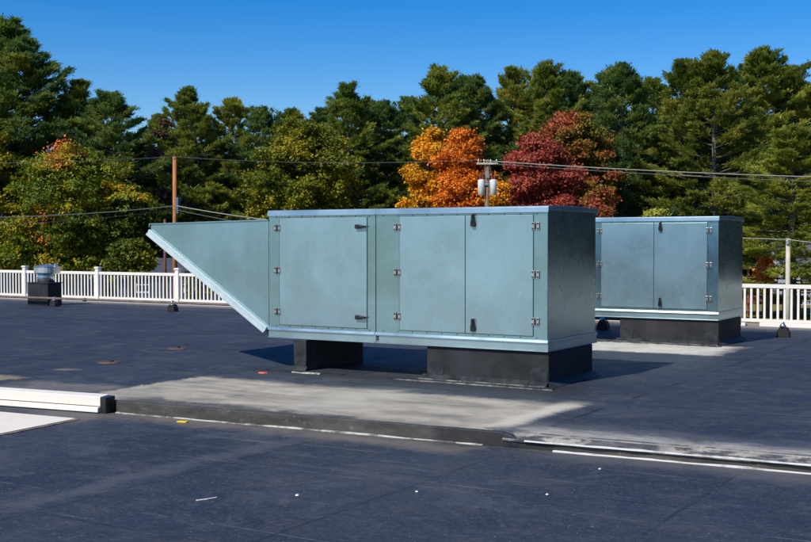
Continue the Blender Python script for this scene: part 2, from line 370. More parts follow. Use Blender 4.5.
def air_unit(loc, label, group):
    root = thing('rooftop_air_unit', loc, label, 'air unit', group)
    L, W, Z0, Z1 = -3.86, 1.42, 0.39, 2.0; J = -2.25
    b = MB().box(L - 0.001, J - 0.004, 0.012, W - 0.012, Z0 + 0.04, Z1 - 0.045).build('cabinet', GALV, root, 0.004)
    b = MB().box(J + 0.004, -0.012, 0.012, W - 0.012, Z0 + 0.04, Z1 - 0.045).build('cabinet', GALV, root, 0.004)
    MB().box(J - 0.0039, J + 0.0039, 0.03, W - 0.03, Z0 + 0.05, Z1 - 0.06).build('joint_gasket', BLACKP, root)
    for x0, x1 in ((L, J - 0.003), (J + 0.003, 0.0)):
        # base rail: a channel with a flange above and below
        m = MB().box(x0, x1, 0.002, W - 0.002, Z0 + 0.012, Z0 + 0.098)
        m.prism([(-0.016, Z0), (W + 0.016, Z0), (W + 0.016, Z0 + 0.011), (-0.016, Z0 + 0.011)], x0 - (0.004 if x0 == L else 0), x1 + (0.004 if x1 == 0 else 0), 'x')
        m.prism([(-0.022, Z0 + 0.099), (W + 0.022, Z0 + 0.099), (W + 0.010, Z0 + 0.130), (-0.010, Z0 + 0.130)], x0 - (0.005 if x0 == L else 0), x1 + (0.005 if x1 == 0 else 0), 'x')
        m.build('base_rail', GALV_TRIM, root, 0.002)
        # cap: flat lid with a turned-down lip
        m = MB().prism([(-0.006, Z1 - 0.078), (-0.016, Z1 - 0.074), (-0.010, Z1 - 0.012), (0.0, Z1 - 0.002), (W / 2, Z1 + 0.010), (W, Z1 - 0.002), (W + 0.010, Z1 - 0.012), (W + 0.016, Z1 - 0.074), (W + 0.006, Z1 - 0.078), (W + 0.008, Z1 - 0.05), (-0.008, Z1 - 0.05)], x0 - (0.004 if x0 == L else 0), x1 + (0.006 if x1 == 0 else 0), 'x')
        m.build('top_cap', GALV_TRIM, root, 0.003)
    MB().prism([(-0.019, Z1 - 0.070), (-0.012, Z1 - 0.008), (0.0, Z1 + 0.002), (W / 2, Z1 + 0.014), (W, Z1 + 0.002), (W + 0.019, Z1 - 0.070), (W + 0.016, Z1 - 0.070), (W, Z1 - 0.02), (0.0, Z1 - 0.02), (-0.010, Z1 - 0.070)], J - 0.016, J + 0.016, 'x').build('joint_strip', GALV_TRIM, root)
    MB().box(J - 0.012, J + 0.012, -0.010, 0.0, Z0 + 0.014, Z0 + 0.094).build('rail_splice', GALV_TRIM, root)
    m = MB()
    for zz in (Z0 + 0.045, Z0 + 0.075): m.prism([(J + 0.035 + 0.012 * math.cos(k * 1.047), zz + 0.012 * math.sin(k * 1.047)) for k in range(6)], -0.016, 0.001, 'y')
    m.build('joint_bolts', HOLE, root)
    # doors
    for x0, x1, hx in ((-3.69, -2.375, -3.72), (-1.915, -1.038, -1.945), (-1.030, -0.185, -0.155)):
        d = MB().box(x0, x1, 0.004, 0.030, Z0 + 0.168, Z1 - 0.098).build('door', GALV_DOOR, root, 0.003)
        # dark rubber edge seal around the leaf
        s = MB(); e = 0.0045; z0, z1 = Z0 + 0.168, Z1 - 0.098
        s.box(x0 - e, x0 - 0.0005, 0.006, 0.028, z0 - e, z1 + e); s.box(x1 + 0.0005, x1 + e, 0.006, 0.028, z0 - e, z1 + e)
        s.box(x0, x1, 0.006, 0.028, z0 - e, z0 - 0.0005); s.box(x0, x1, 0.006, 0.028, z1 + 0.0005, z1 + e)
        s.build('door_seal', BLACKP, d)
        for hz in (1.775, 1.24, 0.72): hinge(root, hx, hz)
    for hz in (1.785, 0.69): latch(root, -2.455, hz, False, -1)
    latch(root, -0.925, 1.845, True, -1); latch(root, -0.925, 0.655, True, -1)
    m = MB()
    for k in range(19):
        x = L + 0.12 + k * 0.2
        for zz in (Z0 + 0.150, Z1 - 0.088): m.prism([(x + .006 * math.cos(q * 1.047), zz + .006 * math.sin(q * 1.047)) for q in range(6)], 0.006, 0.0125, 'y')
    tag(m.build('panel_screws', HOLE, root), kind='stuff')
    # intake hood: sheet-metal cheeks, lid and sloping screen frame
    m = MB(); T = [(-3.862, 1.870), (-5.87, 1.835), (-5.89, 1.69), (-3.95, 0.50), (-3.862, 0.50)]
    for y0 in (0.008, W - 0.020): MB().prism(T, y0, y0 + 0.012, 'y').build('hood_cheek', GALV_HOOD, root, 0.001)
    MB().prism([(-3.862, 1.872), (-3.862, 1.886), (-5.90, 1.851), (-5.90, 1.800), (-5.885, 1.800), (-5.885, 1.837)], -0.006, W + 0.006, 'y').build('hood_lid', GALV_HOOD, root)
    d = Vector((-3.93 + 5.90, 0, 0.47 - 1.70)).normalized(); nn = Vector((-d.z, 0, d.x)) * -1   # downwards normal
    A = Vector((-5.905, 0, 1.73)); B = Vector((-3.90, 0, 0.475)); dd = (B - A).normalized(); up = Vector((-dd.z, 0, dd.x))
    if up.z < 0: up = -up
    def q(p, k): r = p + up * k; return (r.x, r.z)
    m = MB()
    for y0, y1 in ((-0.030, 0.003), (W - 0.003, W + 0.030)): m.prism([q(A, -0.035), q(B, -0.035), q(B, 0.050), q(A, 0.050)], y0, y1, 'y')
    for y0, y1 in ((-0.045, -0.031), (W + 0.031, W + 0.045)): m.prism([q(A, -0.035), q(B, -0.035), q(B, -0.010), q(A, -0.010)], y0, y1, 'y')
    m.prism([q(A, -0.05), q(A + dd * 0.06, -0.05), q(A + dd * 0.06, 0.0), q(A, 0.0)], 0.004, W - 0.004, 'y')
    m.prism([q(B - dd * 0.06, -0.05), q(B, -0.05), q(B, 0.0), q(B - dd * 0.06, 0.0)], 0.004, W - 0.004, 'y')
    m.build('hood_flange', plain('pale_flange_steel', (0.46, 0.56, 0.57), 0.45, 0.1, 0.08), root, 0.002)
    MB().prism([q(A + dd * .061, -0.03), q(B - dd * .061, -0.03), q(B - dd * .061, -0.005), q(A + dd * .061, -0.005)], 0.005, W - 0.005, 'y').build('intake_screen', plain('dark_filter_mesh', (0.05, 0.06, 0.06), 0.6, 0.3), root)
    MB().box(-3.90, -3.875, 0.03, W - 0.03, 0.505, 0.53).build('drain_edge', BLACKP, root)
    return root
unit = air_unit((0, 0, 0), 'large galvanised steel rooftop unit in front, whole with its slanted intake hood at left', 'galvanised air handling units on the roof')
un2 = copy_tree(unit); un2.location = (0.17, 6.0, 0)
un2['label'] = 'farther galvanised steel unit standing behind the front unit at right, partly hidden by it'

g = NG('grey_flashing_bead'); n = g.noise(6.0, 5, 0.7)
GSEAL = g.out(g.mix(g.step(n, 0.38, 0.62), (0.06, 0.06, 0.06), (0.30, 0.29, 0.27)), 0.6)
def curb(loc, label, x0):
    r = thing('equipment_curb', loc, label, 'equipment curb', 'black membrane-wrapped curbs under the air units')
    MB().box(x0, 0.0, 0.02, 1.30, 0.0, 0.386).build('curb_wall', CURBM, r, 0.012)
    # lapped corner patches of membrane
    for cx in (x0 + 0.12, -0.12):
        m = MB(); pts = []
        for k in range(12):
            t = 2 * math.pi * k / 12; pts.append((cx + 0.12 * math.cos(t) * (1 if abs(math.cos(t)) < .9 else .9), 0.12 + 0.095 * math.sin(t)))
        m.prism(pts, 0.012, 0.0195, 'y').build('corner_patch', PIERM, r, 0.002)
    m = MB(); m.prism([(-0.085, 0.004), (0.02, 0.004), (0.02, 0.060), (-0.01, 0.045), (-0.05, 0.022)], x0 - 0.03, 0.03, 'x'); m.prism([(-0.09, 0.004), (0.0, 0.004), (0.0, 0.055), (-0.05, 0.02)][::1], 0.0, 1.3, 'y')
    v = MB(); v.prism([(0.001, 0.004), (0.085, 0.004), (0.05, 0.022), (0.001, 0.060)], 0.02, 1.36, 'y')
    MB().prism([(-0.085, 0.004), (0.019, 0.004), (0.019, 0.060), (-0.01, 0.045), (-0.05, 0.022)], x0 - 0.05, 0.0, 'x').build('cant_strip', PIERM, r)
    v.build('cant_strip', PIERM, r)
    wavy_strip(x0 - 0.42, 0.16, 0.10, -0.20, -0.09, 0.0, 0.010, 0.008, 8).build('flashing_edge', PIERM, r)
    wavy_strip(x0 - 0.30, 0.15, 0.08, -0.222, -0.204, 0.0, 0.009, 0.005, 18).build('edge_bead', GSEAL, r)
    wavy_strip(x0 - 0.05, 0.06, 0.08, -0.100, -0.086, 0.0, 0.020, 0.003, 9).build('flashing_lip', GSEAL, r)
    return r
curb((0, 0, 0), 'black membrane-wrapped curb carrying the right end of the large front unit', -1.55)
curb((0.17, 6.0, 0), 'black membrane-wrapped curb carrying the farther unit behind', -1.60)
def pier(loc, label):
    r = thing('support_pier', loc, label, 'support pier', 'narrow piers under the hood ends of the air units')
    MB().box(-0.10, 0.09, 0.0, 1.30, 0.0, 0.386).build('pier_wall', PIERM, r, 0.01)
    MB().prism([(-0.05, 0.004), (-0.001, 0.004), (-0.001, 0.055)], -0.13, 0.11, 'x').build('cant_strip', PIERM, r)
    wavy_strip(-0.55, 0.75, 0.1, -0.20, -0.08, 0.0, 0.012, 0.012, 11).build('flashing_edge', PIERM, r)
    wavy_strip(0.05, 0.52, 0.07, -0.24, -0.20, 0.002, 0.013, 0.014, 12).build('flashing_lip', SEAL, r)
    return r
pier((-3.33, -0.05, 0), 'narrow black pier under the hood end of the front unit')

# ------------------------------------------------------------------ gas pipe and its blocks
root = thing('gas_pipe', (-28, 8.3, 0.20), 'long brown weathered gas pipe running low along the roof in front of the white fence', 'pipe')
MB().tube([(0, 0, 0), (27.9, 0, 0)], 0.030, 10).build('pipe_run', PIPE, root, smooth=True)
for xx in (5.5, 12.0, 18.5, 24.5): MB().tube([(xx, 0, 0), (xx + .09, 0, 0)], 0.045, 10).build('coupling', PIPE, root, smooth=True)
def block(x, label, clamp_hi=0.0):
    r = thing('pipe_support', (x, 8.3, 0), label, 'pipe support', 'rubber pipe blocks on the roof')
    MB().prism([(-0.105, 0.0), (0.105, 0.0), (0.098, 0.08), (0.06, 0.158), (-0.06, 0.158), (-0.098, 0.08)], -0.08, 0.08, 'y').build('rubber_block', RUBBER, r, 0.01)
    m = MB().box(-0.06, 0.06, -0.06, 0.06, 0.160, 0.166)
    m.tube([(0, -0.045, 0.165), (0, -0.045, 0.21), (0, -0.03, 0.235), (0, 0.0, 0.245), (0, 0.03, 0.235), (0, 0.045, 0.21), (0, 0.045, 0.165)], 0.010, 6)
    if clamp_hi: m.lathe([(0.05, 0), (0.06, 0.02), (0.03, 0.06), (0.02, 0.065)], (0.0, -0.05, 0.166), 10)
    m.build('clamp', BARE, r, smooth=True)
block(-17.0, 'small black pipe block just right of the roof vent')
block(-13.1, 'small black pipe block left of the hood, in front of the fence post')
block(-2.60, 'black pipe block glimpsed in the gap between the two units', 1)
block(0.62, 'black pipe block with a bright clamp right of the farther unit', 1)

# ------------------------------------------------------------------ exhaust vent
root = thing('roof_vent', (-17.38, 8.42, 0), 'round galvanised exhaust vent on a dark square curb near the left end of the fence', 'roof vent')
MB().box(-0.74, 0.0, 0.0, 0.46, 0.0, 0.555).build('vent_curb', CURBM, root, 0.012)
MB().box(-0.755, 0.015, -0.015, 0.475, 0.557, 0.58).build('curb_cap', PIERM, root, 0.005)
MB().lathe([(0.215, 0.0), (0.21, 0.24), (0.20, 0.245)], (-0.33, 0.23, 0.582), 26).build('vent_drum', BARE, root, smooth=True)
MB().lathe([(0.30, 0.0), (0.325, 0.01), (0.325, 0.15), (0.34, 0.16), (0.30, 0.18), (0.14, 0.215), (0.03, 0.225)], (-0.27, 0.23, 0.812), 26).build('vent_cap', BARE, root, 0.004)
MB().box(0.04, 0.07, 0.18, 0.28, 0.97, 1.06).build('lifting_tab', BARE, root, 0.004)

# ------------------------------------------------------------------ fence and roof edge
root = thing('picket_railing', (-40, 10.95, 0), 'long white vinyl picket railing along the far edge of the roof', 'railing')
PX = [-15.35 + 2.9 * i for i in range(-9, 9)]
m = MB()
for i in range(len(PX) - 1):
    a, b = PX[i] + 0.062 + 40, PX[i + 1] - 0.062 + 40; m = MB()
    m.box(a, b, -0.028, 0.028, 0.715, 0.790); m.box(a, b, -0.024, 0.024, 0.055, 0.115)
    k = int((b - a) / 0.122)
    for j in range(k):
        xx = a + (j + 0.5) * (b - a) / k; m.box(xx - 0.021, xx + 0.021, -0.015, 0.015, 0.116, 0.714)
    m.build('picket_panel', WHITE, root)
for p in PX:
    po = MB().box(p + 40 - 0.06, p + 40 + 0.06, -0.06, 0.06, -0.02, 0.88).build('post', WHITE, root, 0.004)
    MB().box(p + 40 - 0.085, p + 40 + 0.085, -0.078, 0.078, 0.881, 0.902).prism([(p + 40 - .07, -.07), (p + 40 + .07, -.07), (p + 40 + .07, .07), (p + 40 - .07, .07)], 0.903, 0.925, 'z').build('post_cap', WHITE, po)
tag(MB().box(-40, 20, 10.625, 11.25, GZ - 0.3, 0.03).build('roof_edge_curb', plain('tan_roof_edge', (0.22, 0.19, 0.15), 0.8, 0, 0.3, 3)), kind='structure')
EDGE = thing('edge_strip', (0, 10.50, 0), 'straight white edge strip lying on the roof at the foot of the railing', 'edge strip')
MB().box(-19.9, -0.60, 0.0, 0.10, 0.001, 0.062).build('strip_length', WHITE, EDGE, 0.004)
MB().box(-24.5, -20.3, 0.0, 0.10, 0.001, 0.062).build('strip_length', WHITE, EDGE, 0.004)
MB().box(-0.33, 12.0, 0.0, 0.10, 0.001, 0.075).build('strip_length', WHITE, EDGE, 0.004)

# ------------------------------------------------------------------ litter and drains
def scrap(name, x, y, z, poly, h, mat, label, cat, rz=0, group=None):
    o = MB().prism(poly, 0.0, h, 'z').build(name, mat, None, 0.002); o.location = (x, y, z + 0.001); o.rotation_euler = (0, 0, rz)
    return tag(o, label, cat, group)
scrap('yellow_scrap', -2.28, -3.36, LZ, [(-.05, -.02), (.05, -.03), (.06, .02), (-.04, .03)], 0.012, plain('yellow_plastic', (0.75, 0.55, 0.03), 0.5), 'bright yellow scrap lying at the foot of the roof step', 'scrap', 0.3)
scrap('orange_scrap', -3.52, -0.55, 0, [(-.06, -.015), (.02, -.03), (.06, .0), (.03, .02), (-.05, .015)], 0.018, plain('orange_plastic', (0.75, 0.16, 0.06), 0.5), 'orange-red scrap on the roof beside the narrow pier', 'scrap', 0.2)
scrap('white_stick', 0.10, -5.76, LZ, [(-.075, -.008), (.0, -.014), (.075, -.004), (.075, .004), (.0, -.004), (-.075, .002)], 0.008, WHITE, 'thin white curved sliver on the dark lower roof at lower left', 'sliver', 1.15)
rr = random.Random(3)
peb = [(0.56, -5.37, 'white pebble on the lower roof, nearest the white sliver'), (1.19, -4.85, 'white pebble on the lower roof below the middle of the large unit'),
       (1.99, -4.47, 'white pebble on the lower roof below the right curb of the large unit'), (1.97, -3.46, 'small white pebble on the lower roof close to the step at right')]
for x, y, lab in peb:
    r = 0.011 if y > -5 else 0.014
    o = MB().lathe([(r * .5, 0), (r, r * .4), (r * .8, r * .9), (r * .2, r * 1.1)], (0, 0, 0), 7).build('pebble', WHITE, None); o.location = (x, y, LZ + 0.001)
    tag(o, lab, 'pebble', 'white pebbles on the lower roof')
RUST = plain('rusty_plate', (0.12, 0.06, 0.04), 0.8, 0, 0.5, 20)
for x, y, lab in ((-6.65, 1.35, 'rusty drain plate on the roof left of the hood tip shadow, farther one'), (-6.05, -0.61, 'faint brown drain plate on the roof left of the pier, nearer one')):
    r = thing('roof_drain', (x, y, 0.002), lab, 'roof drain', 'drain plates flush in the upper roof')
    MB().lathe([(0.15, 0), (0.14, 0.012), (0.09, 0.014)], (0, 0, 0), 16).build('drain_plate', RUST, r)
    MB().lathe([(0.07, 0.0145), (0.06, 0.03), (0.02, 0.034)], (0, 0, 0), 10).build('drain_dome', PIERM, r)

# ------------------------------------------------------------------ foliage
def leafmat(name, stops, scale=0.35, trans=0.30, isl=0.25):
    g = NG(name)
    n = g.noise(scale, 3, 0.6)
    ri = g.n('ShaderNodeNewGeometry').outputs['Random Per Island']
    oi = g.n('ShaderNodeObjectInfo').outputs['Random']
    f = g.math('ADD', g.math('MULTIPLY', g.step(n, 0.28, 0.72), 1 - isl), g.math('MULTIPLY', ri, isl))
    f = g.math('ADD', f, g.math('MULTIPLY', g.math('SUBTRACT', oi, 0.5), 0.16))
    c = g.ramp(f, stops); g.out(c, 0.55, 0, 0.25)
    tr = g.n('ShaderNodeBsdfTranslucent'); g.put(tr.inputs[0], c)
    mx = g.n('ShaderNodeMixShader'); mx.inputs[0].default_value = trans
    g.t.links.new(g.b.outputs[0], mx.inputs[1]); g.t.links.new(tr.outputs[0], mx.inputs[2])
    g.t.links.new(mx.outputs[0], g.t.nodes['Material Output'].inputs[0]); return g.m
PINES = [leafmat('pine_needles_green', [(0.0, (0.060, 0.120, 0.024)), (0.5, (0.200, 0.270, 0.040)), (1.0, (0.50, 0.47, 0.08))], trans=0.4),
         leafmat('pine_needles_olive', [(0.0, (0.065, 0.120, 0.022)), (0.5, (0.220, 0.270, 0.040)), (1.0, (0.52, 0.46, 0.08))], trans=0.4),
         leafmat('pine_needles_deep', [(0.0, (0.035, 0.090, 0.034)), (0.5, (0.120, 0.210, 0.055)), (1.0, (0.36, 0.40, 0.08))], trans=0.4)]
WOODLEAF = leafmat('far_wood_leaves', [(0.0, (0.012, 0.025, 0.010)), (0.5, (0.025, 0.042, 0.014)), (1.0, (0.06, 0.075, 0.02))])  # leaf colour kept extra dark: shade painted into the gaps and reflections
BARK = plain('grey_brown_bark', (0.14, 0.115, 0.095), 0.9, 0, 0.4, 3)

def leaf_mesh(name, C, D, Lg, Wd, mat, rng, Nb=None):
    """diamond leaves: centres C, directions D, lengths, widths; Nb = direction the faces should roughly look in"""
    n = len(C); D = D / (np.linalg.norm(D, axis=1, keepdims=True) + 1e-9)
    up = (Nb if Nb is not None else np.zeros((n, 3))) + rng.normal(0, 0.32 if Nb is not None else 1, (n, 3))
    Sd = np.cross(D, up); Sd /= (np.linalg.norm(Sd, axis=1, keepdims=True) + 1e-9)
    V = np.empty((n, 4, 3), np.float32)
    Lg = Lg[:, None]; Wd = Wd[:, None]
    V[:, 0] = C - D * Lg * .5; V[:, 1] = C + Sd * Wd * .5 + D * Lg * .08; V[:, 2] = C + D * Lg * .5; V[:, 3] = C - Sd * Wd * .5 + D * Lg * .08
    me = bpy.data.meshes.new(name); me.vertices.add(4 * n); me.vertices.foreach_set('co', V.ravel())
    me.loops.add(4 * n); me.loops.foreach_set('vertex_index', np.arange(4 * n, dtype=np.int32))
    me.polygons.add(n); me.polygons.foreach_set('loop_start', np.arange(0, 4 * n, 4, dtype=np.int32)); me.polygons.foreach_set('loop_total', np.full(n, 4, np.int32))
    me.update(calc_edges=True); me.materials.append(mat); return me
def link(name, me, parent):
    o = bpy.data.objects.new(name, me); COL.objects.link(o); o.parent = parent; return o

def pine_meshes(seed, H=20.0, Rm=4.6, base=0.14, top_round=0.0, dens=1.0):
    rng = np.random.default_rng(seed); rr = random.Random(seed)
    lean = (rr.uniform(-.3, .3), rr.uniform(-.3, .3))
    def axis(z): t = z / H; return np.array([lean[0] * t * t * 3, lean[1] * t * t * 3, z])
    tr = MB(); tr.tube([axis(z) for z in np.linspace(-0.3, H * .97, 12)], list(np.linspace(0.30, 0.03, 12)), 8)
    C = []; D = []; N = []; z = H * base
    def bough(b0, a, e, L, t):
        d = np.array([math.cos(a) * math.cos(e), math.sin(a) * math.cos(e), math.sin(e)]); pp = np.array([-math.sin(a), math.cos(a), 0.0])
        curve = lambda s: b0 + d * L * s + np.array([0, 0, 0.22 * L * s ** 3])
        if L > 1.4: tr.tube([curve(s) for s in (0, .5, .9)], [0.05 * L / 3 + .012, 0.03 * L / 3 + .01, 0.010], 4, False)
        for q_ in range(max(5, int(dens * (5 + L * 8.5)))):
            s = rr.uniform(0.25, 1.0) ** 0.7; wdt = 0.22 * L * math.sin(min(1.0, (1.12 - s) * 1.4) * 1.57) + 0.10
            u = rr.uniform(-1, 1); c0 = curve(s) + pp * u * wdt + np.array([0, 0, rr.uniform(-.03, .07)])
            nbl = rr.randint(20, 28); ax = d + pp * u * .8 + np.array([0, 0, .40])
            dirs = ax[None, :] + rng.normal(0, 0.50, (nbl, 3)); dirs /= np.linalg.norm(dirs, axis=1, keepdims=True)
            C.append(c0[None, :] + dirs * rng.uniform(.05, .30, (nbl, 1)) + rng.normal(0, .09, (nbl, 3)) * np.array([1, 1, .7])); D.append(dirs)
            N.append(np.repeat((np.array([0, 0, 1.0]) + d * .7)[None, :], nbl, 0))
    while z < H * 0.99:
        t = (z / H - base) / (1 - base)
        lump = 1 + 0.12 * math.sin(z * 1.7 + seed) + 0.10 * math.sin(z * 4.1 + seed * 2)
        prof = min(1, 0.60 + t * 1.6) * (1 - t ** (1.2 + .7 * top_round)) ** (1.05 - 0.3 * top_round) * lump + 0.06
        if top_round < .45: prof = min(1, 0.62 + t * 2.2) * min(1.05, 1.15 * (1 - t)) ** 0.68 * lump + 0.05
        nb = rr.choice((4, 5, 5, 6)) if t < .85 else 5; a0 = rr.uniform(0, 6.28)
        for k in range(nb):
            a = a0 + k * 6.283 / nb + rr.uniform(-.4, .4)
            if rr.random() < 0.12 * (1 - t): continue
            L = Rm * prof * rr.uniform(0.62, 1.15) ; e = -0.02 + 0.85 * t ** 1.5 + rr.uniform(-.12, .16)
            bough(axis(z + rr.uniform(-.3, .3)), a, e + (.15 if t > .88 else 0), max(L * (1 if t < .93 else .85), .35), t)
        z += rr.uniform(0.62, 1.05) * (1 if t < .8 else .55)
    # a few upright leaders make the top uneven
    for k in range(rr.choice((1, 2)) if top_round < .45 else 3):
        a = rr.uniform(0, 6.28); zz = H * rr.uniform(.84, .93); b0 = axis(zz); bough(b0 + np.array([math.cos(a), math.sin(a), 0]) * rr.uniform(.2, .8), a, rr.uniform(1.1, 1.45), rr.uniform(1.0, 1.9), .9)
    for k in range(2): bough(axis(H * (.94 + .01 * k)), rr.uniform(0, 6.28), 1.35, 0.95, .95)
    C = np.concatenate(C); D = np.concatenate(D); N = np.concatenate(N); n = len(C)
    me = leaf_mesh('pine_crown', C, D, rng.uniform(.22, .44, n), rng.uniform(.045, .085, n), PINES[seed % 3], rng, N)
    t_ob = tr.build('trunk', BARK, None); tm = t_ob.data; bpy.data.objects.remove(t_ob)
    return me, tm
PINE_SRC = [pine_meshes(s, 20, Rm, b, tr) for s, Rm, b, tr in ((30, 4.5, .16, 0), (31, 4.6, .12, .5), (32, 4.3, .14, .9), (33, 4.8, .10, .3), (34, 4.3, .22, .4), (35, 4.6, .12, 0.1))]
def pine(px, top, D, v, wid=1.0, label='', mat=None, base=GZ, name='pine_tree'):
    H = zat(top, D) - base; p = spot(px, D, base); rr = random.Random(int(px * 7 + D))
    r = thing(name, p, label, 'pine tree', 'evergreens in the treeline', rz=rr.uniform(0, 6.28))
    cm, tm = PINE_SRC[v]
    if mat is not None: cm = cm.copy(); cm.materials.clear(); cm.materials.append(mat)
    link('crown', cm, r); link('trunk', tm, r)
    s = H / 20.0; r.scale = (1.27 * wid * s ** .5 , 1.27 * wid * s ** .5, s)
    return r

def broadleaf(px, top, bot, halfw, D, mat, seed, label, cat='broadleaf tree', name='maple_tree', leaf=.24, lobes=46, per=950, group='autumn broadleaf trees', low=0.0):
    rng = np.random.default_rng(seed); rr = random.Random(seed)
    zt = zat(top, D) - GZ; zb = max(0.2, zat(bot, D) - GZ); rx = halfw * D / F; cz = (zt + zb) / 2; rz = (zt - zb) / 2
    r = thing(name, spot(px, D, GZ), label, cat, group)
    tr = MB(); tr.tube([(0, 0, -.3), (.05, 0, zb + rz * .5), (0.1, .1, cz + rz * .3)], [0.26, 0.2, 0.10], 9)
    C = []; Dd = []; N = []
    for i in range(lobes):
        a = i * 2.39996 + rr.uniform(-.3, .3); u = 1 - 2 * (i + .5) / lobes; k = rr.uniform(.55, .86)
        hz = max(.12, 1 - abs(u) ** 1.6) ** .55 if u > 0 else 1.0 - 0.30 * abs(u) ** 2; k = rr.uniform(.45, 1.0) if rr.random() < .75 else rr.uniform(.2, .6); lr = rr.uniform(.15, .27) * min(rx, rz)
        c = np.array([rx * k * hz * math.cos(a), rx * k * hz * math.sin(a), cz + rz * rr.uniform(.78, .98) * u + rr.uniform(-.4, .4)])
        tr.tube([(0.03, 0, max(0.5, cz - rz * .55 + (c[2] - cz) * .4)), tuple(c * np.array([.5, .5, 1]) + np.array([0, 0, -.3])), tuple(c)], [.09, .05, .015], 5, False)
        sprigs = 26
        dv = rng.normal(0, 1, (sprigs, 3)); dv[:, 2] = dv[:, 2] * .8 + .35; dv /= np.linalg.norm(dv, axis=1, keepdims=True)
        sc = c[None, :] + dv * lr * rng.uniform(.55, 1.25, (sprigs, 1)) * np.array([1.15, 1.15, .8])
        m_ = per // sprigs
        for q_ in range(sprigs):
            off = rng.normal(0, 1, (m_, 3)) * np.array([.26, .26, .15])
            C.append(sc[q_][None, :] + off); dd = dv[q_][None, :] * .6 + rng.normal(0, .7, (m_, 3)) + np.array([0, 0, -.2]); Dd.append(dd)
            N.append(np.repeat((dv[q_] * .7 + np.array([0, 0, .8]))[None, :], m_, 0))
    C = np.concatenate(C); Dd = np.concatenate(Dd); N = np.concatenate(N); n = len(C)
    me = leaf_mesh('leaf_crown', C, Dd, rng.uniform(leaf * .7, leaf * 1.2, n), rng.uniform(leaf * .5, leaf * .85, n), mat, rng, N)
    link('crown', me, r); o = tr.build('trunk', BARK, r)
    return r

# evergreens of the front row: (photo column, top row, distance, variant, width, label)
row = [(-34, 36, 100, 1, 1.5, 'dark evergreen cut by the left edge of the photo'),
 (4, 27, 99, 3, 1.45, 'tallest dark evergreen at the far left, behind the yellow-green maple'),
 (40, 44, 98, 2, 1.25, 'dark evergreen at far left, second from the edge, with a rounded top'),
 (66, 84, 99, 1, 1.05, 'dark evergreen on the right shoulder of the tall far left group'),
 (120, 97, 96, 2, 1.05, 'evergreen left of the brown utility pole with a broad blunt top'),
 (186, 94, 98, 0, 1.0, 'pointed evergreen directly behind the brown utility pole'),
 (234, 103, 100, 4, .95, 'evergreen with layered boughs above the left hood of the large unit'),
 (266, 110, 98, 5, .95, 'olive evergreen with layered boughs just left of the green-yellow maple'),
 (322, 110, 104, 2, .95, 'dark rounded evergreen rising right behind the green-yellow maple'),
 (349, 90, 100, 0, 1.0, 'pointed evergreen rising highest above the green-yellow maple'),
 (388, 104, 103, 5, 1.05, 'evergreen between the green-yellow maple and the orange maples'),
 (440, 74, 101, 3, 1.05, 'rounded tall evergreen standing above the orange maples'),
 (484, 80, 105, 2, 1.0, 'dark evergreen above the pole transformers, left one of a close pair'),
 (509, 75, 108, 1, 1.0, 'dark evergreen above the pole transformers, right one of a close pair'),
 (547, 69, 103, 3, 1.05, 'evergreen standing straight above the crimson maple'),
 (580, 75, 106, 2, .95, 'evergreen behind the right shoulder of the red maples'),
 (622, 67, 98, 5, 1.15, 'olive evergreen with sloping boughs above the left end of the farther unit'),
 (680, 65, 98, 4, 1.0, 'evergreen with bare lower trunk above the middle of the farther unit'),
 (714, 57, 94, 4, 1.0, 'tall evergreen whose pale trunk shows above the right end of the farther unit'),
 (762, 56, 98, 3, 1.2, 'tallest broad evergreen near the right edge of the photo'),
 (805, 71, 100, 1, 1.1, 'evergreen at the right edge behind the light green pine'),
 (845, 62, 100, 0, 1.1, 'evergreen just cut by the right edge of the photo')]
for px, top, D, v, wd, lab in row: pine(px, top, D, v, wd, lab)
back = [(90, 128, 'left of the blunt topped evergreen'), (150, 126, 'left of the brown utility pole top'), (211, 124, 'right of the brown utility pole top'), (290, 122, 'left of the highest tree over the green-yellow maple'),
 (368, 112, 'right of the highest tree over the green-yellow maple'), (414, 108, 'left above the yellow-orange maple'), (463, 92, 'above the orange-red maple'), (530, 86, 'left of the tree over the crimson maple'),
 (600, 84, 'over the right flank of the red maples'), (650, 92, 'in the dip above the left door of the farther unit'), (697, 80, 'between the two bare-trunked evergreens'), (738, 76, 'left of the tallest broad evergreen'), (785, 82, 'right of the tallest broad evergreen')]
for i, (px, top, lab) in enumerate(back): pine(px, top - 7, 116 + (i * 7) % 9, i % 6, 1.15, 'back-row evergreen ' + lab)
LIME = leafmat('lime_pine_needles', [(0.0, (0.10, 0.15, 0.024)), (0.5, (0.28, 0.33, 0.045)), (1.0, (0.55, 0.52, 0.09))], trans=0.4)
pine(792, 132, 70, 3, 1.25, 'light yellow-green pine nearest the viewer at the right edge, behind the pale pole', LIME)

M_YG = leafmat('yellow_green_leaves', [(0.0, (0.050, 0.10, 0.010)), (0.48, (0.14, 0.19, 0.014)), (0.72, (0.34, 0.33, 0.02)), (0.90, (0.58, 0.32, 0.02)), (1.0, (0.55, 0.16, 0.03))], 0.30)
M_GY = leafmat('green_gold_leaves', [(0.0, (0.055, 0.095, 0.010)), (0.45, (0.17, 0.19, 0.014)), (0.85, (0.42, 0.34, 0.02)), (1.0, (0.50, 0.32, 0.02))], 0.28)
M_YO = leafmat('yellow_orange_leaves', [(0.0, (0.28, 0.20, 0.01)), (0.4, (0.68, 0.36, 0.02)), (0.75, (0.85, 0.40, 0.02)), (1.0, (0.88, 0.55, 0.05))], 0.40)
M_OR = leafmat('orange_red_leaves', [(0.0, (0.45, 0.12, 0.015)), (0.5, (0.78, 0.25, 0.025)), (1.0, (0.88, 0.42, 0.06))], 0.40)
